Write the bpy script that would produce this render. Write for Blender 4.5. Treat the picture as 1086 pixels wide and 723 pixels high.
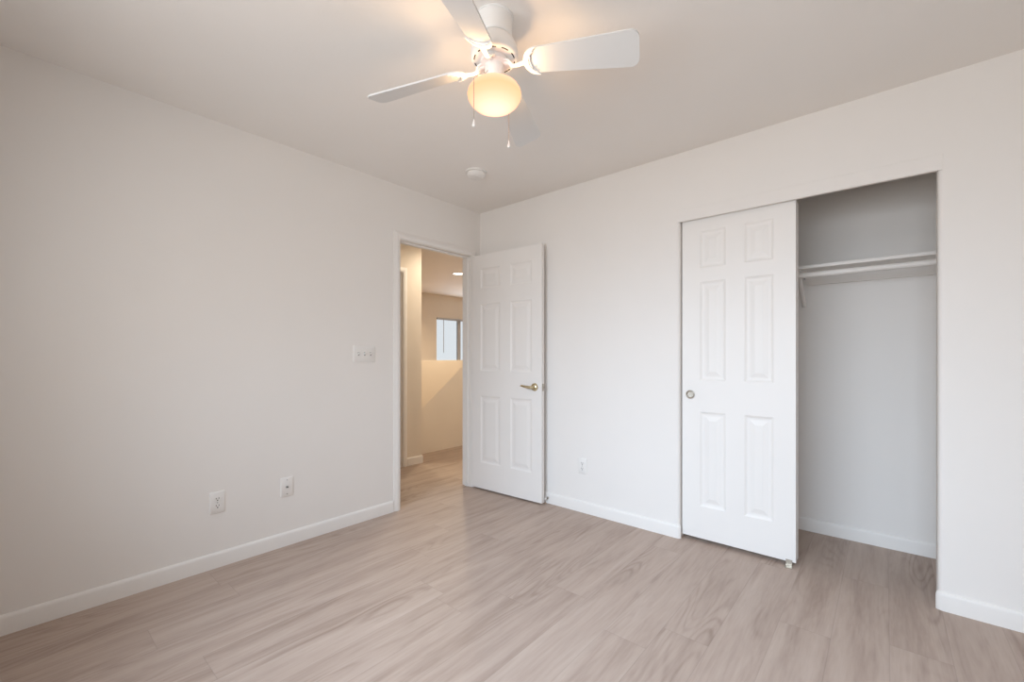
import bpy, bmesh, math, random
from mathutils import Vector, Matrix

S = bpy.context.scene
for o in list(bpy.data.objects):
    bpy.data.objects.remove(o)
C = S.collection
PI = math.pi
R = math.radians

# ------------------------------------------------------------------ camera
FPX = 459.24
cam_d = bpy.data.cameras.new('camera')
cam = bpy.data.objects.new('camera', cam_d)
C.objects.link(cam)
cam.location = (2.7709, -2.7722, 1.1540)
cam.rotation_euler = (R(90), 0, 0.71164)
cam_d.sensor_width = 36.0
cam_d.lens = FPX / 1086 * 36.0
cam_d.shift_y = (377.64 - 361.5) / 1086
cam_d.clip_start = 0.02
S.camera = cam

# ------------------------------------------------------------------ colour management
S.view_settings.view_transform = 'Standard'
S.view_settings.look = 'None'
S.view_settings.exposure = 0.0
S.view_settings.gamma = 1.0
S.view_settings.use_curve_mapping = False
try:
    S.cycles.use_denoising = True
    S.cycles.max_bounces = 14
    S.cycles.diffuse_bounces = 10
    S.cycles.transparent_max_bounces = 12
    S.cycles.caustics_reflective = False
    S.cycles.caustics_refractive = False
    S.cycles.sample_clamp_indirect = 6.0
except Exception:
    pass

# ------------------------------------------------------------------ world and daylight
W = bpy.data.worlds.new('sky')
S.world = W
W.use_nodes = True
bg = W.node_tree.nodes['Background']
bg.inputs[0].default_value = (0.92, 0.95, 1.0, 1)
bg.inputs[1].default_value = 0.9


def area(name, loc, rot, sx, sy, power, col, spread=180):
    l = bpy.data.lights.new(name, 'AREA')
    l.shape = 'RECTANGLE'
    l.size, l.size_y = sx, sy
    l.energy = power
    l.color = col
    l.spread = R(spread)
    o = bpy.data.objects.new(name, l)
    o.location, o.rotation_euler = loc, rot
    C.objects.link(o)
    return o


def lamp(name, kind, loc, power, col, size=0.05, spot=None, blend=0.5, rot=(0, 0, 0)):
    l = bpy.data.lights.new(name, kind)
    l.energy = power
    l.color = col
    l.shadow_soft_size = size
    if spot:
        l.spot_size = R(spot)
        l.spot_blend = blend
    o = bpy.data.objects.new(name, l)
    o.location, o.rotation_euler = loc, rot
    C.objects.link(o)
    return o


# daylight through the bedroom window behind the camera: the soft all-round part and the sky part slanting down
area('window_daylight', (2.08, -3.30, 1.50), (R(87), 0, 0), 2.4, 1.0, 27.5, (0.975, 0.98, 0.99), 150)
area('window_skylight', (1.95, -3.30, 1.50), (R(58), 0, 0), 2.6, 1.0, 23.5, (0.57, 0.77, 1.0), 85)
# daylight from the window at the far end of the hall
area('hall_window_daylight', (-4.28, 3.7, 1.45), (R(90), 0, R(-90)), 1.1, 0.95, 23, (0.79, 0.876, 1.0))
# lamps (each is placed by its own builder below)
HALL_W, HALL_C = 38.0, (1.0, 0.86, 0.66)
STAIR_W, STAIR_C = 118.0, (1.0, 0.80, 0.54)
LOFT_FILL_W = 90.0  # power of the unseen fill lamp added over the loft
FAN_W, FAN_C = 13.5, (1.0, 0.64, 0.32)


# ------------------------------------------------------------------ materials
def new_mat(name):
    m = bpy.data.materials.new(name)
    m.use_nodes = True
    return m, m.node_tree.nodes, m.node_tree.links, m.node_tree.nodes['Principled BSDF']


def paint(name, col, rough=0.6, bump=0.0, scale=220, metallic=0.0, var=0.015, spec=0.35):
    m, n, l, b = new_mat(name)
    tc = n.new('ShaderNodeTexCoord')
    nz = n.new('ShaderNodeTexNoise')
    nz.inputs['Scale'].default_value = scale
    nz.inputs['Detail'].default_value = 3
    l.new(tc.outputs['Object'], nz.inputs['Vector'])
    nv = n.new('ShaderNodeTexNoise')
    nv.inputs['Scale'].default_value = 3.0
    l.new(tc.outputs['Object'], nv.inputs['Vector'])
    mx = n.new('ShaderNodeMix')
    mx.data_type = 'RGBA'
    mx.inputs[6].default_value = tuple(c * (1 - var) for c in col) + (1,)
    mx.inputs[7].default_value = tuple(min(1, c * (1 + var)) for c in col) + (1,)
    l.new(nv.outputs['Fac'], mx.inputs[0])
    l.new(mx.outputs[2], b.inputs['Base Color'])
    b.inputs['Roughness'].default_value = rough
    b.inputs['Metallic'].default_value = metallic
    b.inputs['Specular IOR Level'].default_value = spec
    if bump > 0:
        bp = n.new('ShaderNodeBump')
        bp.inputs['Strength'].default_value = bump
        bp.inputs['Distance'].default_value = 0.002
        l.new(nz.outputs['Fac'], bp.inputs['Height'])
        l.new(bp.outputs['Normal'], b.inputs['Normal'])
    return m


M_wall = paint('wall_paint', (0.80, 0.775, 0.745), 0.75, 0.12, 160)
M_ceil = paint('ceiling_paint', (0.835, 0.808, 0.775), 0.8, 0.15, 140)
M_trim = paint('trim_paint', (0.805, 0.782, 0.752), 0.5, 0.0)
M_door = paint('door_paint', (0.81, 0.788, 0.76), 0.45, 0.05, 300)
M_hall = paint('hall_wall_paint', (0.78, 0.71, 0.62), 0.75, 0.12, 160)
M_white = paint('white_plastic', (0.80, 0.783, 0.757), 0.4, 0.0)
M_fan = paint('fan_enamel', (0.83, 0.825, 0.81), 0.35, 0.0)
M_blade = paint('blade_laminate', (0.70, 0.705, 0.70), 0.4, 0.0)
M_dark = paint('dark_slot', (0.03, 0.028, 0.025), 0.6, 0.0)
M_grey = paint('grey_metal', (0.45, 0.45, 0.44), 0.35, 0.0, metallic=0.8)
M_nickel = paint('satin_nickel', (0.50, 0.46, 0.40), 0.36, 0.0, metallic=0.8)
M_brass = paint('satin_brass', (0.62, 0.52, 0.33), 0.3, 0.0, metallic=0.9)
M_frame = paint('window_frame_grey', (0.50, 0.51, 0.53), 0.45, 0.0)
M_vinyl = paint('window_frame_white', (0.82, 0.82, 0.82), 0.4, 0.0)
M_stair = paint('stair_carpet', (0.45, 0.38, 0.31), 0.95, 0.5, 500)


def glass_mat():
    m, n, l, b = new_mat('window_glass')
    n.remove(b)
    out = n['Material Output']
    t = n.new('ShaderNodeBsdfTransparent')
    t.inputs[0].default_value = (0.95, 0.97, 0.97, 1)
    g = n.new('ShaderNodeBsdfGlossy')
    g.inputs['Roughness'].default_value = 0.02
    fr = n.new('ShaderNodeFresnel')
    fr.inputs['IOR'].default_value = 1.3
    mx = n.new('ShaderNodeMixShader')
    l.new(fr.outputs[0], mx.inputs[0])
    l.new(t.outputs[0], mx.inputs[1])
    l.new(g.outputs[0], mx.inputs[2])
    l.new(mx.outputs[0], out.inputs['Surface'])
    return m


M_glass = glass_mat()


def emit_mat(name, col, strength):
    m, n, l, b = new_mat(name)
    b.inputs['Base Color'].default_value = (0.8, 0.8, 0.8, 1)
    b.inputs['Emission Color'].default_value = col + (1,)
    b.inputs['Emission Strength'].default_value = strength
    return m


M_lens = emit_mat('lit_downlight_lens', (1.0, 0.85, 0.66), 5.0)


def globe_mat():
    # frosted glass lit by the bulb inside: it glows, hottest near the bottom, and lets part of the bulb's light straight through
    m, n, l, b = new_mat('lit_frosted_glass')
    n.remove(b)
    out = n['Material Output']
    tc = n.new('ShaderNodeTexCoord')
    sp = n.new('ShaderNodeSeparateXYZ')
    l.new(tc.outputs['Generated'], sp.inputs[0])
    ramp = n.new('ShaderNodeValToRGB')
    e = ramp.color_ramp.elements
    e[0].position = 0.0
    e[0].color = (3.0, 1.25, 0.85, 1)
    e[1].position = 1.0
    e[1].color = (2.2, 0.92, 0.62, 1)
    for pos, c in ((0.10, (2.2, 0.98, 0.66, 1)), (0.28, (1.7, 0.82, 0.48, 1)), (0.50, (1.45, 0.74, 0.39, 1)), (0.76, (1.8, 0.86, 0.54, 1))):
        e.new(pos).color = c
    l.new(sp.outputs[2], ramp.inputs[0])
    em = n.new('ShaderNodeEmission')
    l.new(ramp.outputs[0], em.inputs[0])
    em.inputs[1].default_value = 1.0
    tr = n.new('ShaderNodeBsdfTransparent')
    # frosted bowl, clear only round its open top
    mr = n.new('ShaderNodeMapRange')
    mr.interpolation_type = 'SMOOTHSTEP'
    mr.inputs[1].default_value = 0.86; mr.inputs[2].default_value = 0.90
    mr.inputs[3].default_value = 0.0; mr.inputs[4].default_value = 0.6
    l.new(sp.outputs[2], mr.inputs[0])
    mx = n.new('ShaderNodeMixShader')
    l.new(mr.outputs[0], mx.inputs[0])
    l.new(em.outputs[0], mx.inputs[1])
    l.new(tr.outputs[0], mx.inputs[2])
    l.new(mx.outputs[0], out.inputs['Surface'])
    return m


M_globe = globe_mat()


def floor_mat():
    m, n, l, b = new_mat('vinyl_planks')

    def math_(op, a, bb=None, c=None):
        q = n.new('ShaderNodeMath')
        q.operation = op
        for i, v in enumerate((a, bb, c)):
            if v is None:
                continue
            if isinstance(v, (int, float)):
                q.inputs[i].default_value = v
            else:
                l.new(v, q.inputs[i])
        return q.outputs[0]

    tc = n.new('ShaderNodeTexCoord')
    sp = n.new('ShaderNodeSeparateXYZ')
    l.new(tc.outputs['Object'], sp.inputs[0])
    X, Y = sp.outputs[0], sp.outputs[1]
    PW, PL = 0.182, 1.52
    u = math_('DIVIDE', math_('ADD', X, 5.043), PW)
    row = math_('FLOOR', u)
    fu = math_('SUBTRACT', u, row)
    wn = n.new('ShaderNodeTexWhiteNoise')
    wn.noise_dimensions = '1D'
    l.new(row, wn.inputs['W'])
    v = math_('ADD', math_('DIVIDE', Y, PL), math_('MULTIPLY', wn.outputs['Value'], 7.0))
    col = math_('FLOOR', v)
    fv = math_('SUBTRACT', v, col)
    cb = n.new('ShaderNodeCombineXYZ')
    l.new(row, cb.inputs[0]); l.new(col, cb.inputs[1])
    wn2 = n.new('ShaderNodeTexWhiteNoise')
    wn2.noise_dimensions = '2D'
    l.new(cb.outputs[0], wn2.inputs['Vector'])
    rnd = wn2.outputs['Value']
    # grain coordinates: stretched along the plank, shifted per plank
    gx = math_('ADD', math_('MULTIPLY', X, 1.0), math_('MULTIPLY', rnd, 37.0))
    gy = math_('ADD', math_('MULTIPLY', Y, 0.085), math_('MULTIPLY', rnd, 91.0))
    gc = n.new('ShaderNodeCombineXYZ')
    l.new(gx, gc.inputs[0]); l.new(gy, gc.inputs[1])
    n1 = n.new('ShaderNodeTexNoise')
    n1.inputs['Scale'].default_value = 13.0
    n1.inputs['Detail'].default_value = 6.0
    n1.inputs['Roughness'].default_value = 0.62
    n1.inputs['Distortion'].default_value = 0.6
    l.new(gc.outputs[0], n1.inputs['Vector'])
    n2 = n.new('ShaderNodeTexNoise')
    n2.inputs['Scale'].default_value = 90.0
    n2.inputs['Detail'].default_value = 3.0
    l.new(gc.outputs[0], n2.inputs['Vector'])
    # cathedral figure: contour rings of a broad smooth noise
    gy2 = math_('ADD', math_('MULTIPLY', Y, 0.17), math_('MULTIPLY', rnd, 53.0))
    gc2 = n.new('ShaderNodeCombineXYZ')
    l.new(gx, gc2.inputs[0]); l.new(gy2, gc2.inputs[1])
    n3 = n.new('ShaderNodeTexNoise')
    n3.inputs['Scale'].default_value = 6.0
    n3.inputs['Detail'].default_value = 1.0
    l.new(gc2.outputs[0], n3.inputs['Vector'])
    rings = math_('SINE', math_('MULTIPLY', n3.outputs['Fac'], 90.0))
    rings = math_('MULTIPLY', math_('ADD', rings, 1.0), 0.5)
    rings = math_('POWER', rings, 2.5)
    # rings only where a second noise allows
    n4 = n.new('ShaderNodeTexNoise')
    n4.inputs['Scale'].default_value = 5.0
    l.new(gc2.outputs[0], n4.inputs['Vector'])
    mask = n.new('ShaderNodeMapRange')
    mask.inputs[1].default_value = 0.48; mask.inputs[2].default_value = 0.68
    l.new(n4.outputs['Fac'], mask.inputs[0])
    rings = math_('MULTIPLY', rings, mask.outputs[0])
    t = math_('ADD', math_('MULTIPLY', math_('SUBTRACT', n1.outputs['Fac'], 0.5), 1.05), 0.5)
    t = math_('ADD', t, math_('MULTIPLY', math_('SUBTRACT', n2.outputs['Fac'], 0.5), 0.30))
    t = math_('ADD', t, math_('MULTIPLY', math_('SUBTRACT', rnd, 0.5), 0.12))
    t = math_('SUBTRACT', t, math_('MULTIPLY', rings, 0.22))
    ramp = n.new('ShaderNodeValToRGB')
    e = ramp.color_ramp.elements
    e[0].position = 0.10; e[0].color = FLOOR_DARK + (1,)
    e[1].position = 0.90; e[1].color = FLOOR_LIGHT + (1,)
    k = e.new(0.5); k.color = FLOOR_MID + (1,)
    l.new(t, ramp.inputs[0])
    # seams
    du = math_('MULTIPLY', math_('MINIMUM', fu, math_('SUBTRACT', 1.0, fu)), PW)
    dv = math_('MULTIPLY', math_('MINIMUM', fv, math_('SUBTRACT', 1.0, fv)), PL)
    dd = math_('MINIMUM', du, dv)
    seam = n.new('ShaderNodeMapRange')
    seam.inputs[1].default_value = 0.0006; seam.inputs[2].default_value = 0.0022
    seam.inputs[3].default_value = 0.86; seam.inputs[4].default_value = 1.0
    l.new(dd, seam.inputs[0])
    mx = n.new('ShaderNodeMix'); mx.data_type = 'RGBA'; mx.blend_type = 'MULTIPLY'
    mx.inputs[0].default_value = 1.0
    l.new(ramp.outputs[0], mx.inputs[6])
    cg = n.new('ShaderNodeCombineColor')
    for i in range(3):
        l.new(seam.outputs[0], cg.inputs[i])
    l.new(cg.outputs[0], mx.inputs[7])
    l.new(mx.outputs[2], b.inputs['Base Color'])
    b.inputs['Roughness'].default_value = 0.52
    b.inputs['Specular IOR Level'].default_value = 0.35
    bp = n.new('ShaderNodeBump')
    bp.inputs['Strength'].default_value = 0.12
    bp.inputs['Distance'].default_value = 0.001
    l.new(t, bp.inputs['Height'])
    l.new(bp.outputs['Normal'], b.inputs['Normal'])
    return m


FLOOR_DARK = (0.275, 0.198, 0.155)
FLOOR_MID = (0.430, 0.334, 0.278)
FLOOR_LIGHT = (0.530, 0.430, 0.366)
M_floor = floor_mat()


# ------------------------------------------------------------------ mesh helpers
def obj(name, bm, mat, parent=None, smooth=False):
    me = bpy.data.meshes.new(name)
    bmesh.ops.recalc_face_normals(bm, faces=bm.faces)
    bm.to_mesh(me)
    bm.free()
    if smooth:
        for p in me.polygons:
            p.use_smooth = True
        try:
            me.set_sharp_from_angle(angle=R(38))
        except Exception:
            pass
    o = bpy.data.objects.new(name, me)
    me.materials.append(mat)
    C.objects.link(o)
    if parent:
        o.parent = parent
    return o


def tag(o, label, cat, group=None, kind=None):
    o['label'] = label
    o['category'] = cat
    if group:
        o['group'] = group
    if kind:
        o['kind'] = kind
    return o


def thing(name, label, cat, loc=(0, 0, 0), rz=0, group=None, kind=None):
    o = bpy.data.objects.new(name, None)
    o.empty_display_size = 0.05
    C.objects.link(o)
    o.location = loc
    o.rotation_euler = (0, 0, rz)
    return tag(o, label, cat, group, kind)


def struct(name, bm, mat, label, cat, smooth=False):
    return tag(obj(name, bm, mat, None, smooth), label, cat, kind='structure')


def box(bm, x0, x1, y0, y1, z0, z1, bev=0.0, seg=2):
    r = bmesh.ops.create_cube(bm, size=1.0)
    vs = r['verts']
    for v in vs:
        v.co = Vector(((x0 + x1) / 2 + v.co.x * (x1 - x0), (y0 + y1) / 2 + v.co.y * (y1 - y0), (z0 + z1) / 2 + v.co.z * (z1 - z0)))
    if bev > 0:
        es = list({e for v in vs for e in v.link_edges})
        bmesh.ops.bevel(bm, geom=es, offset=bev, segments=seg, profile=0.5, affect='EDGES')
    return bm


def boxes(*bs):
    bm = bmesh.new()
    for b in bs:
        box(bm, *b)
    return bm


def prism(bm, pts, f):
    """pts: 2D outline; f(p, k) -> 3D for k = 0, 1."""
    a = [bm.verts.new(f(p, 0)) for p in pts]
    b = [bm.verts.new(f(p, 1)) for p in pts]
    n = len(pts)
    for i in range(n):
        bm.faces.new((a[i], a[(i + 1) % n], b[(i + 1) % n], b[i]))
    bm.faces.new(a[::-1])
    bm.faces.new(b)
    return bm


def lathe(bm, prof, seg=48, c=(0, 0), cap=True):
    rings = []
    for r, z in prof:
        if r < 1e-6:
            rings.append([bm.verts.new((c[0], c[1], z))])
        else:
            rings.append([bm.verts.new((c[0] + r * math.cos(2 * PI * i / seg), c[1] + r * math.sin(2 * PI * i / seg), z)) for i in range(seg)])
    for a, b in zip(rings, rings[1:]):
        for i in range(seg):
            j = (i + 1) % seg
            if len(a) == 1 and len(b) == 1:
                continue
            if len(a) == 1:
                bm.faces.new((a[0], b[i], b[j]))
            elif len(b) == 1:
                bm.faces.new((a[i], a[j], b[0]))
            else:
                bm.faces.new((a[i], a[j], b[j], b[i]))
    if cap:
        for rg in (rings[0], rings[-1]):
            if len(rg) > 1:
                bm.faces.new(rg)
    return bm


def tube(bm, pts, r, seg=10, flat=1.0, up=Vector((0, 0, 1))):
    pts = [Vector(p) for p in pts]
    rs = r if isinstance(r, (list, tuple)) else [r] * len(pts)
    rings = []
    for i, p in enumerate(pts):
        t = (pts[min(i + 1, len(pts) - 1)] - pts[max(i - 1, 0)]).normalized()
        a = t.cross(up)
        if a.length < 1e-4:
            a = t.cross(Vector((1, 0, 0)))
        a.normalize()
        b = a.cross(t).normalized()
        rings.append([bm.verts.new(p + a * rs[i] * math.cos(2 * PI * k / seg) + b * rs[i] * flat * math.sin(2 * PI * k / seg)) for k in range(seg)])
    for q, w in zip(rings, rings[1:]):
        for k in range(seg):
            bm.faces.new((q[k], q[(k + 1) % seg], w[(k + 1) % seg], w[k]))
    bm.faces.new(rings[0][::-1])
    bm.faces.new(rings[-1])
    return bm


def cyl_y(bm, cx, cz, y0, y1, r, seg=24, r1=None):
    """short cylinder along Y."""
    r1 = r if r1 is None else r1
    a = [bm.verts.new((cx + r * math.cos(2 * PI * k / seg), y0, cz + r * math.sin(2 * PI * k / seg))) for k in range(seg)]
    b = [bm.verts.new((cx + r1 * math.cos(2 * PI * k / seg), y1, cz + r1 * math.sin(2 * PI * k / seg))) for k in range(seg)]
    for k in range(seg):
        bm.faces.new((a[k], a[(k + 1) % seg], b[(k + 1) % seg], b[k]))
    bm.faces.new(a[::-1])
    bm.faces.new(b)
    return bm


def sweep(bm, path, prof, closed_ends=True):
    """profile (offset to the left of the path, z) swept along a 2D path with mitred corners."""
    P = [Vector(p) for p in path]
    rings = []
    for i, p in enumerate(P):
        d0 = (P[i] - P[i - 1]).normalized() if i > 0 else None
        d1 = (P[i + 1] - P[i]).normalized() if i < len(P) - 1 else None
        d0 = d0 or d1
        d1 = d1 or d0
        n0, n1 = Vector((-d0.y, d0.x)), Vector((-d1.y, d1.x))
        m = (n0 + n1).normalized()
        k = 1.0 / max(0.3, m.dot(n0))
        rings.append([bm.verts.new((p.x + m.x * o * k, p.y + m.y * o * k, z)) for o, z in prof])
    n = len(prof)
    for q, w in zip(rings, rings[1:]):
        for k in range(n):
            bm.faces.new((q[k], q[(k + 1) % n], w[(k + 1) % n], w[k]))
    bm.faces.new(rings[0][::-1])
    bm.faces.new(rings[-1])
    return bm


H = 2.44
BASE = [(0, 0), (0.012, 0), (0.012, 0.066), (0.0105, 0.074), (0.007, 0.080), (0.003, 0.083), (0, 0.083)]

# ------------------------------------------------------------------ room shell
XR, YB = 3.90, -3.40            # side wall and window wall of the bedroom
WT = 0.105
CL, CR, CT = 1.782, 2.952, 2.003    # closet opening
DY0, DY1, DT = -0.852, -0.112, 2.035   # bedroom door opening (finished)
JT = 0.018
HX = -1.04                      # hall wall opposite
HALL_END = 0.143
KX = -1.37                      # stair knee wall
GX = -2.75                      # guard wall across the stairwell
FX = -4.36                      # far wall with the hall window
HY0, HY1 = -3.40, 5.2

bm = bmesh.new()
box(bm, KX - 0.09, XR + WT, YB - WT, HY1, -0.12, 0)
box(bm, FX - WT, GX, HY0, HY1, -0.12, 0)
box(bm, GX, KX - 0.09, 1.10, HY1, -0.12, 0)
struct('floor', bm, M_floor, 'pale taupe wood-look plank floor running through bedroom, closet and hall', 'floor')
bm = boxes((-WT, XR + WT, YB - WT, 0.80, H, H + 0.12))
struct('ceiling', bm, M_ceil, 'plain off-white bedroom ceiling around the fan', 'ceiling')
bm = boxes((FX - WT, -WT, HY0, HY1, H, H + 0.12), (-WT, XR + WT, 0.80, HY1, H, H + 0.12))
struct('ceiling_hall', bm, M_hall, 'warm lit hall ceiling seen through the doorway', 'ceiling')

bm = boxes((-WT, 0, YB - WT, DY0 - JT, 0, H), (-WT, 0, DY1 + JT, HY1, 0, H), (-WT, 0, DY0 - JT, DY1 + JT, DT + JT, H))
struct('wall_left', bm, M_wall, 'off-white left wall with switch, outlets and the doorway', 'wall')


def bull(x, y0, y1, side, r=0.020, seg=14):
    """end of a wall with two bullnose corners; side = +1 when the end faces +X."""
    pts = []
    for i in range(seg + 1):
        a = i / seg * PI / 2
        pts.append((x - side * r * (1 - math.sin(a)), y0 + r * (1 - math.cos(a))))
    for i in range(seg + 1):
        a = i / seg * PI / 2
        pts.append((x - side * r * (1 - math.cos(a)), y1 - r * (1 - math.sin(a))))
    return pts


WB = 0.10
bm = bmesh.new()
pl = bull(CL, 0, WB, 1)
prism(bm, [(-0.001, 0)] + pl + [(-0.001, WB)], lambda p, k: (p[0], p[1], H * k))
pr = bull(CR, 0, WB, -1)
prism(bm, [(XR, 0)] + pr + [(XR, WB)], lambda p, k: (p[0], p[1], H * k))
box(bm, CL - 0.020, CR + 0.020, 0, WB, CT + 0.055, H)
struct('wall_right', bm, M_wall, 'off-white wall on the right around the closet opening', 'wall')

bm = boxes((XR, XR + WT, YB - WT, 0.80, 0, H))
struct('wall_side', bm, M_wall, 'off-white bedroom wall out of view beyond the right edge', 'wall')
# window wall behind the camera with its opening
WX0, WX1, WZ0, WZ1 = 0.60, 3.30, 0.92, 2.08
bm = boxes((0, WX0, YB - WT, YB, 0, H), (WX1, XR, YB - WT, YB, 0, H), (WX0, WX1, YB - WT, YB, 0, WZ0), (WX0, WX1, YB - WT, YB, WZ1, H))
struct('wall_back', bm, M_wall, 'off-white window wall behind the camera', 'wall')

# closet interior
CX0, CX1, CY1 = 1.52, 3.16, 0.682
bm = boxes((CX0 - 0.1, CX1 + 0.1, CY1, CY1 + 0.118, 0, H))
struct('wall_closet_back', bm, M_wall, 'shaded off-white back wall inside the open closet', 'wall')
bm = boxes((CX0 - 0.1, CX0, WB, CY1, 0, H))
struct('wall_closet_left', bm, M_wall, 'closet side wall hidden behind the sliding doors', 'wall')
bm = boxes((CX1, CX1 + 0.1, WB, CY1, 0, H))
struct('wall_closet_right', bm, M_wall, 'closet side wall hidden behind the right jamb', 'wall')

# hall shell
HD0, HD1 = -0.872, -0.105   # door in the opposite hall wall
bm = boxes((HX - WT, HX, HD1, HALL_END, 0, H), (HX - WT, HX, HY0, HD0, 0, H), (HX - WT, HX, HD0, HD1, 2.035, H))
struct('wall_hall', bm, M_hall, 'warm lit hall wall facing the bedroom doorway', 'wall')
WH0, WH1, WHZ0, WHZ1 = 3.074, 4.55, 0.86, 1.968
bm = boxes((FX - WT, FX, HY0, WH0, -1.6, H), (FX - WT, FX, WH1, HY1, 0, H), (FX - WT, FX, WH0, WH1, 0, WHZ0), (FX - WT, FX, WH0, WH1, WHZ1, H))
struct('wall_hall_far', bm, M_hall, 'tan far wall of the hall around the small bright window', 'wall')
bm = boxes((FX - WT, -WT, HY1, HY1 + WT, -1.6, H), (FX - WT, -WT, HY0 - WT, HY0, -1.6, H))
struct('wall_hall_ends', bm, M_hall, 'end walls of the hall out of view', 'wall')


def rake_z(y):
    return 0.528 + (y - 0.396) * (1.028 - 0.528) / (1.058 - 0.396)


GT = 1.0905
GG = 1.0865
y_top = 0.396 + (GT - 0.528) * 0.662 / 0.5
bm = bmesh.new()
prism(bm, [(-1.7, -1.6), (HY1, -1.6), (HY1, GT), (y_top, GT), (-1.7, rake_z(-1.7))],
      lambda p, k: (KX - 0.09 * k, p[0], p[1] - (0.065 * k if p[1] > -1.5 else 0)))
struct('wall_stair', bm, M_hall, 'tan stair knee wall with a slanted top in the hall', 'wall')
bm = boxes((GX - 0.10, GX, HY0, HY1, -1.6, GG))
struct('wall_guard', bm, M_hall, 'lighter tan half wall across the stairwell below the window', 'wall')
bm = bmesh.new()
rise, run = 0.178, 0.2357
for i in range(8):
    y1 = 1.10 - i * run
    box(bm, GX, KX - 0.09, y1 - run - 0.02, y1, -rise * (i + 1) - 0.16, -rise * (i + 1))
box(bm, GX, KX - 0.09, HY0, 1.10 - 8 * run, -1.62, -1.5)
struct('stairs', bm, M_stair, 'stair flight going down behind the slanted knee wall', 'stairs')

# ------------------------------------------------------------------ baseboards
bm = bmesh.new()
sweep(bm, [(0, DY0 - 0.062), (0, YB)], BASE)
struct('baseboard_left', bm, M_trim, 'white baseboard along the left wall', 'baseboard', True)
bm = bmesh.new()
sweep(bm, [p for p in pl[::-1] if p[1] < 0.012] + [(0.0, 0)], [(o, z) for o, z in BASE])
struct('baseboard_right', bm, M_trim, 'white baseboard between the bedroom door and the closet', 'baseboard', True)
bm = bmesh.new()
sweep(bm, [(XR, 0)] + [p for p in pr if p[1] < 0.010], BASE)
struct('baseboard_closet_side', bm, M_trim, 'white baseboard right of the closet wrapping its rounded corner', 'baseboard', True)
bm = bmesh.new()
sweep(bm, [(CX1, CY1), (CX0, CY1)], BASE)
struct('baseboard_closet_back', bm, M_trim, 'white baseboard along the back wall inside the closet', 'baseboard', True)
bm = bmesh.new()
sweep(bm, [(HX - 0.10, HALL_END), (HX, HALL_END), (HX, HD1 + 0.058)][::-1] if False else [(HX, HD1 + 0.058), (HX, HALL_END), (HX - 0.12, HALL_END)][::-1], BASE)
struct('baseboard_hall', bm, M_trim, 'short baseboard at the foot of the hall wall corner', 'baseboard', True)

# ------------------------------------------------------------------ bedroom door frame
CAS = [(0.004, 0.0), (0.004, 0.010), (0.012, 0.014), (0.030, 0.016), (0.044, 0.012), (0.057, 0.008), (0.057, 0.0)]


def casing(bm, y0, y1, zt, xf, sgn, ymax=None, w=1.0):
    """three mitred casing pieces round an opening in a wall X = xf; sgn = side the face looks to."""
    rings = []
    for (yy, zz, oy, oz) in ((y0, 0, -1, 0), (y0, zt, -1, 1), (y1, zt, 1, 1), (y1, 0, 1, 0)):
        ring = []
        for o, d in CAS:
            y = yy + oy * o * w
            if ymax is not None:
                y = min(y, ymax)
            ring.append(bm.verts.new((xf + sgn * d, y, zz + oz * o * w)))
        rings.append(ring)
    n = len(CAS)
    for a, b in zip(rings, rings[1:]):
        for k in range(n):
            bm.faces.new((a[k], a[(k + 1) % n], b[(k + 1) % n], b[k]))
    bm.faces.new(rings[0][::-1])
    bm.faces.new(rings[-1])


bm = bmesh.new()
box(bm, -WT, 0.0, DY0 - JT, DY0, 0, DT + JT)
box(bm, -WT, 0.0, DY1, DY1 + JT, 0, DT + JT)
box(bm, -WT, 0.0, DY0, DY1, DT, DT + JT)
box(bm, -0.075, -0.040, DY0, DY0 + 0.010, 0, DT)
box(bm, -0.075, -0.040, DY1 - 0.010, DY1, 0, DT)
box(bm, -0.075, -0.040, DY0 + 0.010, DY1 - 0.010, DT - 0.010, DT)
casing(bm, DY0, DY1, DT, 0.0, 1)
casing(bm, DY0, DY1, DT, -WT, -1)
struct('trim_1', bm, M_trim, 'white casing and jamb around the open bedroom doorway', 'door frame')

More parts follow.
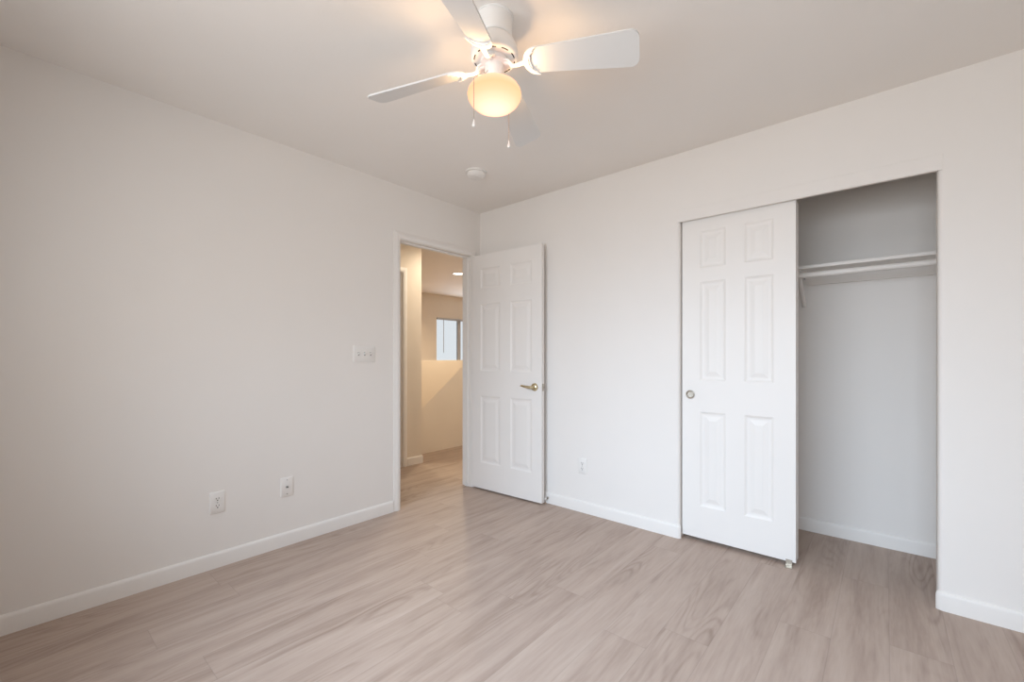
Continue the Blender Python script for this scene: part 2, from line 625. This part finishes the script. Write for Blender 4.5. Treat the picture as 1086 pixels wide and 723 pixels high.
# ------------------------------------------------------------------ six-panel doors
def door_mesh(w, h, th, panels, z0=0.0, relief=1.0):
    """slab from x 0..w, y 0 (front) .. th, with moulded panels in both faces."""
    bm = bmesh.new()
    xs = sorted({0.0, w} | {round(p[i], 4) for p in panels for i in (0, 2)})
    zs = sorted({0.0, h} | {round(p[i], 4) for p in panels for i in (1, 3)})
    cells = {}
    prof = [(0.0, 0.0), (0.005, 0.002), (0.012, 0.0048), (0.019, 0.0055), (0.027, 0.0055), (0.052, 0.0016), (0.055, 0.0014)]
    for y, s in ((0.0, 1), (th, -1)):
        for i in range(len(xs) - 1):
            for j in range(len(zs) - 1):
                xa, xb, za, zb = xs[i], xs[i + 1], zs[j], zs[j + 1]
                pan = any(abs(p[0] - xa) < 1e-3 and abs(p[2] - xb) < 1e-3 and abs(p[1] - za) < 1e-3 and abs(p[3] - zb) < 1e-3 for p in panels)
                if not pan:
                    vs = [bm.verts.new((x, y, z + z0)) for x, z in ((xa, za), (xb, za), (xb, zb), (xa, zb))]
                    bm.faces.new(vs if s > 0 else vs[::-1])
                    continue
                prev = None
                for ins, dep in prof:
                    q = [bm.verts.new((x, y + s * dep * relief, z + z0)) for x, z in
                         ((xa + ins, za + ins), (xb - ins, za + ins), (xb - ins, zb - ins), (xa + ins, zb - ins))]
                    if prev:
                        for k in range(4):
                            f = (prev[k], prev[(k + 1) % 4], q[(k + 1) % 4], q[k])
                            bm.faces.new(f if s > 0 else f[::-1])
                    prev = q
                bm.faces.new(prev if s > 0 else prev[::-1])
    # edges
    for (a, b, c, d) in (((0, 0), (0, h), 'x', 0), ((0, 0), (0, h), 'x', w)):
        pass
    for x in (0.0, w):
        for j in range(len(zs) - 1):
            bm.faces.new([bm.verts.new((x, yy, zz + z0)) for yy, zz in ((0, zs[j]), (th, zs[j]), (th, zs[j + 1]), (0, zs[j + 1]))])
    for z in (0.0, h):
        for i in range(len(xs) - 1):
            bm.faces.new([bm.verts.new((xx, yy, z + z0)) for xx, yy in ((xs[i], 0), (xs[i + 1], 0), (xs[i + 1], th), (xs[i], th))])
    bmesh.ops.remove_doubles(bm, verts=bm.verts, dist=1e-5)
    return bm


# bedroom door, swung open to lie along the right-hand wall
DW, DH = 0.735, 2.015
xa, xb, xc, xd = 0.097, 0.316, 0.424, 0.642
PB = [(xa, 0.222, xb, 0.80), (xc, 0.222, xd, 0.80), (xa, 1.012, xb, 1.59), (xc, 1.012, xd, 1.59), (xa, 1.722, xb, 1.895), (xc, 1.722, xd, 1.895)]
ang = math.atan2(-0.085 + 0.118, 0.757 - 0.0105)
d1 = obj('door_1', door_mesh(DW, DH, 0.035, PB), M_door)
tag(d1, 'open white six-panel bedroom door with brass lever, folded back near the wall', 'door', kind='structure')
d1.location = (0.0105 + 0.012 * math.cos(ang), -0.118 + 0.012 * math.sin(ang), 0.014)
d1.rotation_euler = (0, 0, ang)
hx, hz = 0.668, 0.898
hd = obj('door_handle', cyl_y(cyl_y(bmesh.new(), hx, hz, -0.010, 0.0, 0.027, 32, 0.032), hx, hz, -0.014, -0.008, 0.018, 32, 0.026), M_brass, d1, True)
hd['label'] = 'satin brass lever handle'
bm = bmesh.new()
tube(bm, [(hx, -0.012, hz), (hx, -0.046, hz), (hx - 0.004, -0.054, hz), (hx - 0.02, -0.058, hz + 0.001), (hx - 0.05, -0.058, hz + 0.005),
          (hx - 0.082, -0.055, hz + 0.009), (hx - 0.096, -0.052, hz + 0.010)],
     [0.010, 0.010, 0.011, 0.011, 0.009, 0.008, 0.007], 14)
obj('lever', bm, M_brass, hd, True)
bm = bmesh.new()
box(bm, DW - 0.0005, DW + 0.0015, 0.006, 0.029, hz - 0.028, hz + 0.028)
box(bm, DW, DW + 0.011, 0.012, 0.023, hz - 0.009, hz + 0.009)
lt = obj('latch', bm, M_nickel, d1)
lt['label'] = 'metal latch bolt'
hb = None
for z in (0.22, 1.0, 1.80):
    bm = bmesh.new()
    lathe(bm, [(0.0, z - 0.046), (0.004, z - 0.045), (0.0055, z - 0.041), (0.0055, z + 0.041), (0.004, z + 0.045), (0.0, z + 0.046)], 14, (-0.006, 0.037))
    box(bm, -0.0015, 0.0, 0.004, 0.036, z - 0.042, z + 0.042)
    obj('hinge', bm, M_nickel, d1, True)

# closet bypass doors on their track
PC = [(0.108, 0.198, 0.256, 0.786), (0.358, 0.198, 0.506, 0.786), (0.108, 0.980, 0.256, 1.592), (0.358, 0.980, 0.506, 1.592),
      (0.108, 1.676, 0.256, 1.905), (0.358, 1.676, 0.506, 1.905)]
CW, CH = 0.612, 1.985
d2 = obj('door_2', door_mesh(CW, CH, 0.034, PC, relief=1.5), M_door)
tag(d2, 'white six-panel sliding closet door with a round finger pull', 'door', kind='structure')
d2.location = (1.789, 0.030, 0.024)
bm = bmesh.new()
px, pz = 0.051, 0.890
cup = [(0.0265, -0.0005), (0.0265, -0.003), (0.024, -0.004), (0.021, -0.0025), (0.0195, 0.002), (0.018, 0.0035), (0.0, 0.004)]
lathe(bm, [(r, y) for r, y in cup], 40, (0, 0), cap=False)
bmesh.ops.rotate(bm, verts=bm.verts, cent=(0, 0, 0), matrix=Matrix.Rotation(R(-90), 3, 'X'))
for v in bm.verts:
    v.co = Vector((v.co.x + px, v.co.y - 0.0045 if False else v.co.y - 0.0042, v.co.z + pz))
fp = obj('finger_pull', bm, M_nickel, d2, True)
fp['label'] = 'round satin metal finger pull'
d3 = d2.copy()
d3.name = 'door_3'
C.objects.link(d3)
d3.location = (1.789, 0.084, 0.024)
d3.rotation_euler = (0, 0, 0)
tag(d3, 'second white sliding closet door stacked behind the front one', 'door', kind='structure')
# header fascia hiding the track
bm = bmesh.new()
box(bm, CL - 0.016, CR + 0.017, -0.003, 0.0, CT, CT + 0.073, 0.0012, 1)
box(bm, CL + 0.001, CR - 0.001, -0.001, 0.014, CT, CT + 0.054)
struct('trim_2', bm, M_wall, 'flat painted fascia board across the top of the closet opening', 'trim')

# hall door opposite, with its casing
bm = bmesh.new()
CAS_SAVE = CAS
box(bm, HX - WT, HX, HD1 - 0.012, HD1, 0, 2.035)
box(bm, HX - WT, HX, HD0, HD0 + 0.012, 0, 2.035)
box(bm, HX - WT, HX, HD0 + 0.012, HD1 - 0.012, 2.023, 2.035)
casing(bm, HD0, HD1, 2.023, HX, 1)
struct('trim_3', bm, M_trim, 'white casing of the door across the hall', 'door frame')
PH = [(0.10, 0.222, 0.31, 0.80), (0.43, 0.222, 0.64, 0.80), (0.10, 1.012, 0.31, 1.59), (0.43, 1.012, 0.64, 1.59), (0.10, 1.722, 0.31, 1.895), (0.43, 1.722, 0.64, 1.895)]
d4 = obj('door_4', door_mesh(0.739, 2.005, 0.035, PH), M_door)
tag(d4, 'closed white door across the hall, only its edge showing', 'door', kind='structure')
d4.location = (HX - 0.006, HD0 + 0.014, 0.012)
d4.rotation_euler = (0, 0, R(90))


# ------------------------------------------------------------------ windows
def window(name, label, mat, W_, H_, loc, rz, fr=0.045, mull=0.5, mw=0.05):
    """slider window in local x (width), z; outside is +y."""
    bm = bmesh.new()
    for b in ((0, fr, 0.03, 0.09, 0, H_), (W_ - fr, W_, 0.03, 0.09, 0, H_), (fr, W_ - fr, 0.03, 0.09, 0, fr), (fr, W_ - fr, 0.03, 0.09, H_ - fr, H_)):
        box(bm, *b)
    w = obj(name, bm, mat)
    tag(w, label, 'window', kind='structure')
    w.location = loc
    w.rotation_euler = (0, 0, rz)
    m = W_ * mull
    bm = boxes((m - mw / 2, m + mw / 2, 0.035, 0.075, fr, H_ - fr))
    obj('mullion', bm, mat, w)
    for a, b in ((fr, m - mw / 2), (m + mw / 2, W_ - fr)):
        obj('pane', boxes((a, b, 0.055, 0.059, fr, H_ - fr)), M_glass, w)
    return w


# hall window: its inside face looks to +X
w1 = window('window_1', 'bright hall window with grey frame seen through the doorway', M_frame, WH1 - WH0, WHZ1 - WHZ0, (FX, WH0, WHZ0), R(90), 0.022, 0.452, 0.085)
w2 = window('window_2', 'bedroom window behind the camera letting in daylight', M_vinyl, WX1 - WX0, WZ1 - WZ0, (WX1, YB, WZ0), R(180), 0.05, 0.5, 0.06)
bl = thing('window_blind', 'raised blind with thin tilt wand on the hall window', 'blind', (FX, WH0, WHZ1))
bm = bmesh.new()
box(bm, -0.028, 0.022, 0.012, WH1 - WH0 - 0.012, -0.040, -0.001, 0.004)
obj('headrail', bm, M_frame, bl)
bm = bmesh.new()
tube(bm, [(0.028, 0.166, -0.03), (0.030, 0.166, -0.10), (0.030, 0.166, -0.735)], 0.006, 8)
obj('tilt_wand', bm, M_grey, bl)

# ------------------------------------------------------------------ closet shelf and rod
sh = thing('closet_shelf', 'white painted shelf across the open closet', 'shelf', (CX0, CY1, 1.684))
bm = bmesh.new()
box(bm, 0.001, CX1 - CX0 - 0.001, -0.308, -0.001, 0, 0.019, 0.002, 2)
obj('shelf_board', bm, M_trim, sh)
bm = bmesh.new()
box(bm, 0.001, CX1 - CX0 - 0.001, -0.019, -0.001, -0.064, -0.0005, 0.001, 1)
obj('cleat', bm, M_trim, sh)
br = bmesh.new()
bx = 2.366 - CX0
box(br, bx - 0.011, bx + 0.011, -0.0225, -0.0195, -0.215, -0.003)
box(br, bx - 0.011, bx + 0.011, -0.30, -0.0225, -0.005, -0.001)
tube(br, [(bx, -0.024, -0.205), (bx, -0.15, -0.105), (bx, -0.27, -0.012)], 0.011, 10, 0.6)
hook = [(bx, -0.322 + 0.022 * math.cos(a), -0.042 + 0.022 * math.sin(a)) for a in [R(t) for t in range(60, -200, -20)]]
tube(br, [(bx, -0.262, -0.006), (bx, -0.295, -0.010)] + hook, 0.004, 8)
bk = obj('bracket', br, M_trim, sh)
for z in (-0.02, -0.19):
    sc = bmesh.new()
    cyl_y(sc, bx, z, -0.0245, -0.0225, 0.005, 12)
    obj('screw', sc, M_grey, bk)
bm = bmesh.new()
tube(bm, [(CX0 + 0.001, CY1 - 0.322, 1.642), (CX1 - 0.001, CY1 - 0.322, 1.642)], 0.0165, 20)
rod = obj('closet_rod', bm, M_trim, None, True)
tag(rod, 'round white hanging rod under the front of the closet shelf', 'closet rod')

# floor guide under the free end of the closet door
fg = bmesh.new()
box(fg, 2.352, 2.386, -0.006, 0.027, 0.0, 0.003, 0.0008, 1)
box(fg, 2.354, 2.384, 0.0235, 0.0275, 0.003, 0.036, 0.001, 1)
box(fg, 2.354, 2.384, 0.0665, 0.0705, 0.003, 0.036, 0.001, 1)
box(fg, 2.354, 2.384, 0.027, 0.0705, 0.0, 0.003)
tag(obj('door_guide', fg, M_nickel), 'small metal floor guide under the closet door edge', 'door guide')

# door stop on the baseboard behind the bedroom door
ds = thing('door_stop', 'small door stop on the baseboard behind the open bedroom door', 'door stop', (0.762, -0.012, 0.042))
bm = bmesh.new()
cyl_y(bm, 0, 0, -0.006, 0.0, 0.009, 18, 0.011)
obj('stop_base', bm, M_nickel, ds, True)
bm = bmesh.new()
tube(bm, [(0.0035 * math.cos(t * 1.2), -0.006 - 0.0006 * t, 0.0035 * math.sin(t * 1.2)) for t in range(0, 34)], 0.0013, 6)
obj('spring', bm, M_nickel, ds, True)
bm = bmesh.new()
cyl_y(bm, 0, 0, -0.036, -0.026, 0.006, 16, 0.007)
obj('rubber_tip', bm, M_white, ds, True)


# ------------------------------------------------------------------ wall plates (local x along the wall, -y out of the wall)
def plate_mesh(w, h, t=0.0055):
    bm = bmesh.new()
    pts = []
    r = 0.004
    for cx, cz, a0 in ((w / 2 - r, h / 2 - r, 0), (-w / 2 + r, h / 2 - r, 90), (-w / 2 + r, -h / 2 + r, 180), (w / 2 - r, -h / 2 + r, 270)):
        for i in range(5):
            a = R(a0 + i * 22.5)
            pts.append((cx + r * math.cos(a), cz + r * math.sin(a)))
    prev = None
    for k, y in ((1.0, 0.0), (1.0, -t * 0.45), (0.985, -t * 0.8), (0.955, -t)):
        ring = []
        for x, z in pts:
            sx = max(0, abs(x) - w / 2 * (1 - (1 - k) * 1.0) * 0 )
            ins = (1 - k) * 0.055
            ring.append(bm.verts.new((x - math.copysign(min(abs(x), ins), x), y, z - math.copysign(min(abs(z), ins), z))))
        if prev:
            n = len(ring)
            for i in range(n):
                bm.faces.new((prev[i], prev[(i + 1) % n], ring[(i + 1) % n], ring[i]))
        else:
            bm.faces.new(ring)
        prev = ring
    bm.faces.new(prev[::-1])
    return bm


def outlet(label, loc, rz):
    t = thing('wall_outlet', label, 'outlet', loc, rz, 'duplex outlets low on the walls')
    obj('cover_plate', plate_mesh(0.072, 0.116), M_white, t, True)
    for z in (0.0195, -0.0195):
        bm = bmesh.new()
        pts = []
        for i in range(32):
            a = 2 * PI * i / 32
            pts.append((0.0172 * math.cos(a), max(-0.0125, min(0.0125, 0.0172 * math.sin(a)))))
        prism(bm, pts, lambda p, k: (p[0], -0.005 - 0.0025 * k, z + p[1]))
        rc = obj('receptacle', bm, M_white, t)
        bm = bmesh.new()
        box(bm, -0.0078, -0.0050, -0.0080, -0.0070, z + 0.000, z + 0.0085)
        box(bm, 0.0050, 0.0078, -0.0080, -0.0070, z + 0.001, z + 0.0080)
        cyl_y(bm, 0, z - 0.0065, -0.0080, -0.0070, 0.0032, 14)
        sl = obj('slot', bm, M_dark, rc)
        sl['label'] = 'dark plug slots'
    bm = bmesh.new()
    cyl_y(bm, 0, 0, -0.0068, -0.005, 0.003, 14)
    obj('screw', bm, M_grey, t)
    return t


outlet('white duplex outlet low on the left wall, nearest the camera', (0, -2.031, 0.354), R(90))
outlet('white duplex outlet on the right wall between bedroom door and closet', (1.072, 0, 0.341), 0)

t = thing('cable_plate', 'blank white cable plate on the left wall between outlet and doorway', 'wall plate', (0, -1.667, 0.357), R(90))
obj('cover_plate', plate_mesh(0.072, 0.116), M_white, t, True)
bm = bmesh.new()
cyl_y(bm, 0, 0, -0.0075, -0.005, 0.0075, 6)
cyl_y(bm, 0, 0, -0.014, -0.0075, 0.0048, 16)
cn = obj('coaxial_connector', bm, M_grey, t)
cn['label'] = 'dark cable connector'
bm = bmesh.new()
cyl_y(bm, 0, 0, -0.0146, -0.0135, 0.0036, 12)
obj('socket', bm, M_dark, cn)
for z in (0.042, -0.042):
    bm = bmesh.new()
    cyl_y(bm, 0, z, -0.0066, -0.005, 0.0032, 14)
    obj('screw', bm, M_grey, t)

t = thing('light_switch', 'white three-toggle light switch plate beside the bedroom doorway', 'light switch', (0, -1.147, 1.170), R(90))
obj('cover_plate', plate_mesh(0.166, 0.116), M_white, t, True)
for x in (-0.046, 0.0, 0.046):
    bm = bmesh.new()
    box(bm, x - 0.0055, x + 0.0055, -0.0062, -0.005, -0.0125, 0.0125)
    sl = obj('toggle_slot', bm, paint('slot_grey', (0.35, 0.34, 0.33), 0.6) if x < -0.04 else bpy.data.materials['slot_grey'], t)
    bm = bmesh.new()
    prism(bm, [(-0.0045, -0.006), (-0.0045, 0.006), (0.0035, 0.0045), (0.0035, -0.0005)],
          lambda p, k: (x + p[0], -0.006 - 0.011 * k, p[1] + (0.004 * k if True else 0)))
    obj('toggle', bm, M_white, t)
    for z in (0.030, -0.030):
        bm = bmesh.new()
        cyl_y(bm, x, z, -0.0064, -0.005, 0.0028, 12)
        obj('screw', bm, M_white, t)

# ------------------------------------------------------------------ smoke detector
t = thing('smoke_detector', 'round white smoke detector on the ceiling near the doorway', 'smoke detector', (0.605, -0.644, H))
bm = bmesh.new()
lathe(bm, [(0.076, 0.0), (0.076, -0.006), (0.074, -0.009), (0.0, -0.009)], 48)
obj('mounting_base', bm, M_white, t, True)
bm = bmesh.new()
lathe(bm, [(0.062, -0.009), (0.064, -0.011), (0.064, -0.022), (0.060, -0.030), (0.050, -0.036), (0.030, -0.039), (0.0, -0.040)], 48)
cv = obj('cover', bm, M_white, t, True)
bm = bmesh.new()
cyl = lathe(bm, [(0.010, -0.0385), (0.010, -0.0408), (0.008, -0.0418), (0.0, -0.0420)], 20, (0.018, -0.012))
obj('test_button', bm, M_white, cv, True)

# ------------------------------------------------------------------ ceiling fan
FC = (1.643, -1.567)
ZB, FR_, PH_, PIT, WR, WTIP, DR = 2.2613 - H, 0.530, 0.4157, -0.3443, 0.094, 0.1327, -0.0823
fan = thing('ceiling_fan', 'white four-blade ceiling fan with a lit frosted globe', 'ceiling fan', (FC[0], FC[1], H))
bm = bmesh.new()
lathe(bm, [(0.072, 0.0), (0.072, -0.004), (0.068, -0.006), (0.068, -0.066), (0.066, -0.074), (0.062, -0.078), (0.0, -0.078)], 56)
obj('canopy', bm, M_fan, fan, True)
bm = bmesh.new()
lathe(bm, [(0.058, -0.078), (0.066, -0.083), (0.078, -0.096), (0.087, -0.116), (0.090, -0.136), (0.090, -0.150), (0.087, -0.157), (0.082, -0.160), (0.046, -0.161), (0.0, -0.161)], 64)
mo = obj('motor_housing', bm, M_fan, fan, True)
bm = bmesh.new()
for i in range(10):
    a0 = 2 * PI * i / 10 + 0.16
    pts = []
    for j in range(7):
        a = a0 + 0.36 * j / 6
        pts.append((0.0745 * math.cos(a), 0.0745 * math.sin(a)))
    for j in range(6, -1, -1):
        a = a0 + 0.36 * j / 6
        pts.append((0.0785 * math.cos(a), 0.0785 * math.sin(a)))
    b2 = bmesh.new()
    prism(b2, pts, lambda p, k: (p[0], p[1], -0.1600 - 0.0014 * k))
    s_ = obj('vent_slot', b2, M_dark, mo)
    s_['label'] = 'dark motor vent slot'
bm.free()
bm = bmesh.new()
lathe(bm, [(0.052, -0.161), (0.052, -0.176), (0.044, -0.179), (0.036, -0.182), (0.035, -0.228), (0.040, -0.232), (0.048, -0.235), (0.048, -0.246), (0.044, -0.248), (0.0, -0.248)], 48)
sw = obj('switch_housing', bm, M_fan, fan, True)
bm = bmesh.new()
for a in (0.6, 2.7, 4.8):
    b2 = bmesh.new()
    tube(b2, [(0.047 * math.cos(a), 0.047 * math.sin(a), -0.241), (0.056 * math.cos(a), 0.056 * math.sin(a), -0.241)], 0.0035, 8)
    obj('thumb_screw', b2, M_grey, sw)
bm.free()

d_ = Vector((1, 0, math.tan(DR)))
t_ = Vector((0, math.cos(PIT), math.sin(PIT)))
n_ = d_.cross(t_).normalized()
if n_.z < 0:
    n_ = -n_


def bp(r, s, n=0.0):
    return Vector((0, 0, ZB)) + d_ * r + t_ * s + n_ * n


def arc3(a, b, c, k):
    """k+1 points on the circle through a, b, c from a to c."""
    ax, ay = a; bx_, by_ = b; cx_, cy_ = c
    D = 2 * (ax * (by_ - cy_) + bx_ * (cy_ - ay) + cx_ * (ay - by_))
    ux = ((ax * ax + ay * ay) * (by_ - cy_) + (bx_ * bx_ + by_ * by_) * (cy_ - ay) + (cx_ * cx_ + cy_ * cy_) * (ay - by_)) / D
    uy = ((ax * ax + ay * ay) * (cx_ - bx_) + (bx_ * bx_ + by_ * by_) * (ax - cx_) + (cx_ * cx_ + cy_ * cy_) * (bx_ - ax)) / D
    rr = math.hypot(ax - ux, ay - uy)
    A0, A1, A2 = (math.atan2(q[1] - uy, q[0] - ux) for q in (a, b, c))

    def norm(x):
        return (x + 2 * PI) % (2 * PI)
    d02, d01 = norm(A2 - A0), norm(A1 - A0)
    if d01 > d02:
        d02 -= 2 * PI
    return [(ux + rr * math.cos(A0 + d02 * i / k), uy + rr * math.sin(A0 + d02 * i / k)) for i in range(k + 1)]


# blade outline in (r, s)
R0, RC = 0.130, 0.030
out = [(0.165, -WR / 2 - 0.001), (FR_ - RC, -WTIP / 2)]
for i in range(1, 6):
    a = -PI / 2 + PI / 2 * i / 6
    out.append((FR_ - RC + RC * math.cos(a), -WTIP / 2 + RC + RC * math.sin(a)))
out.append((FR_, -WTIP / 2 + RC))
out.append((FR_, WTIP / 2 - RC))
for i in range(1, 6):
    a = PI / 2 * i / 6
    out.append((FR_ - RC + RC * math.cos(a), WTIP / 2 - RC + RC * math.sin(a)))
out += [(FR_ - RC, WTIP / 2), (0.165, WR / 2 + 0.001)]
out += arc3((0.165, WR / 2 + 0.001), (0.122, 0.0), (0.165, -WR / 2 - 0.001), 16)[1:-1]
bm = bmesh.new()
prism(bm, out, lambda p, k: bp(p[0], p[1], 0.006 * k))
blade = obj('blade', bm, M_blade, fan)
# blade iron: curved arm and crescent plate under the blade root
bm = bmesh.new()
hs = WR / 2 + 0.006
o1 = arc3((0.172, -hs), (0.116, 0.0), (0.172, hs), 20)
i1 = arc3((0.172, hs), (0.142, 0.0), (0.172, -hs), 20)[1:-1]
prism(bm, o1 + i1, lambda p, k: bp(p[0], p[1], -0.006 * k))
hs2 = hs - 0.014
o2 = arc3((0.162, -hs2), (0.122, 0.0), (0.162, hs2), 16)
i2 = arc3((0.162, hs2), (0.135, 0.0), (0.162, -hs2), 16)[1:-1]
prism(bm, o2 + i2, lambda p, k: bp(p[0], p[1], -0.006 - 0.003 * k))
tube(bm, [Vector((0.040, 0, -0.178)), Vector((0.056, 0, -0.182)), Vector((0.070, 0, -0.194)), Vector((0.088, 0, -0.196)), bp(0.108, 0, -0.006), bp(0.124, 0, -0.005)],
     [0.010, 0.010, 0.009, 0.009, 0.010, 0.012], 12, 0.55)
for s in (-0.020, 0.020):
    tube(bm, [Vector((0.044, s * 0.9, -0.1765)), Vector((0.060, s * 0.8, -0.181)), Vector((0.072, s * 0.2, -0.193))], [0.006, 0.006, 0.005], 8, 0.6)
iron = obj('blade_arm', bm, M_fan, blade, True)
screws = []
for s in (-0.024, 0.0, 0.024):
    b2 = bmesh.new()
    a, b = bp(0.132 + abs(s) * 0.45, s, -0.008), bp(0.132 + abs(s) * 0.45, s, -0.0115)
    tube(b2, [a, b], 0.004, 10)
    screws.append(obj('screw', b2, M_fan, blade, True))
for k in range(4):
    if k == 0:
        b_ = blade
    else:
        b_ = blade.copy()
        C.objects.link(b_)
        b_.parent = fan
        for ch in [iron] + screws:
            c_ = ch.copy()
            C.objects.link(c_)
            c_.parent = b_
    b_.rotation_euler = (0, 0, PH_ + k * PI / 2)

bm = bmesh.new()
GP = [(0.043, -0.246), (0.060, -0.250), (0.078, -0.257), (0.092, -0.267), (0.100, -0.280), (0.1025, -0.292), (0.100, -0.305), (0.092, -0.319),
      (0.078, -0.332), (0.058, -0.342), (0.034, -0.348), (0.0, -0.350)]
lathe(bm, GP, 64, cap=False)
gl = obj('light_globe', bm, M_globe, fan, True)
gl['label'] = 'glowing frosted glass globe'

Rv = Vector((math.cos(0.71164), math.sin(0.71164), 0))
Fv = Vector((-math.sin(0.71164), math.cos(0.71164), 0))


def chain(side, dep, zb):
    base = Rv * side + Fv * dep
    u = base.normalized()
    bm = bmesh.new()
    pts = [u * 0.036 + Vector((0, 0, -0.215)), u * 0.050 + Vector((0, 0, -0.236)), u * 0.076 + Vector((0, 0, -0.252)), u * 0.098 + Vector((0, 0, -0.266)),
           base + Vector((0, 0, -0.278)), base + Vector((0, 0, zb + 0.028))]
    tube(bm, pts, 0.0013, 6)
    # beads
    n = int((pts[-2].z - pts[-1].z) / 0.006)
    for i in range(n):
        p = pts[-2].lerp(pts[-1], (i + 0.5) / n)
        bmesh.ops.create_icosphere(bm, subdivisions=1, radius=0.0021, matrix=Matrix.Translation(p))
    ch = obj('pull_chain', bm, M_nickel, fan)
    bm = bmesh.new()
    lathe(bm, [(0.0, zb + 0.030), (0.0022, zb + 0.028), (0.003, zb + 0.020), (0.0065, zb + 0.008), (0.0068, zb + 0.004), (0.005, zb + 0.001), (0.0, zb)], 16, (base.x, base.y))
    obj('pendant', bm, M_white, ch, True)


chain(-0.0715, -0.078, 1.985 - H)
chain(0.0545, 0.090, 1.990 - H)
fl = lamp('fan_bulb', 'POINT', (FC[0], FC[1], H - 0.294), FAN_W, FAN_C, 0.045)


# ------------------------------------------------------------------ hall downlights
def downlight(label, x, y, power, colour, spot):
    t = thing('ceiling_downlight', label, 'ceiling light', (x, y, H), 0, 'recessed hall downlights')
    bm = bmesh.new()
    lathe(bm, [(0.070, 0.0), (0.098, 0.0), (0.098, -0.004), (0.090, -0.008), (0.074, -0.006), (0.070, -0.002)], 48, cap=False)
    obj('trim_ring', bm, M_white, t, True)
    bm = bmesh.new()
    lathe(bm, [(0.0735, -0.0015), (0.0735, -0.0045), (0.0, -0.0045)], 40)
    ln = obj('lens', bm, M_lens, t)
    lamp('downlight_lamp', 'SPOT', (x, y, H - 0.03), power, colour, 0.07, spot, 0.6)


downlight('lit recessed downlight in the hall ceiling above the stairwell', -2.263, 1.784, STAIR_W, STAIR_C, 165)
downlight('recessed downlight in the hall ceiling just outside the bedroom door', -0.62, 0.42, HALL_W, HALL_C, 170)
downlight('unseen downlight added over the loft to brighten the far hall wall', -3.55, 1.15, LOFT_FILL_W, STAIR_C, 165)  # added out of view as fill for the far wall and hall ceiling
downlight('unseen downlight added further along the hall to brighten the knee wall', -0.62, 2.10, 24.0, HALL_C, 170)  # added out of view as fill for the knee wall front and hall floor
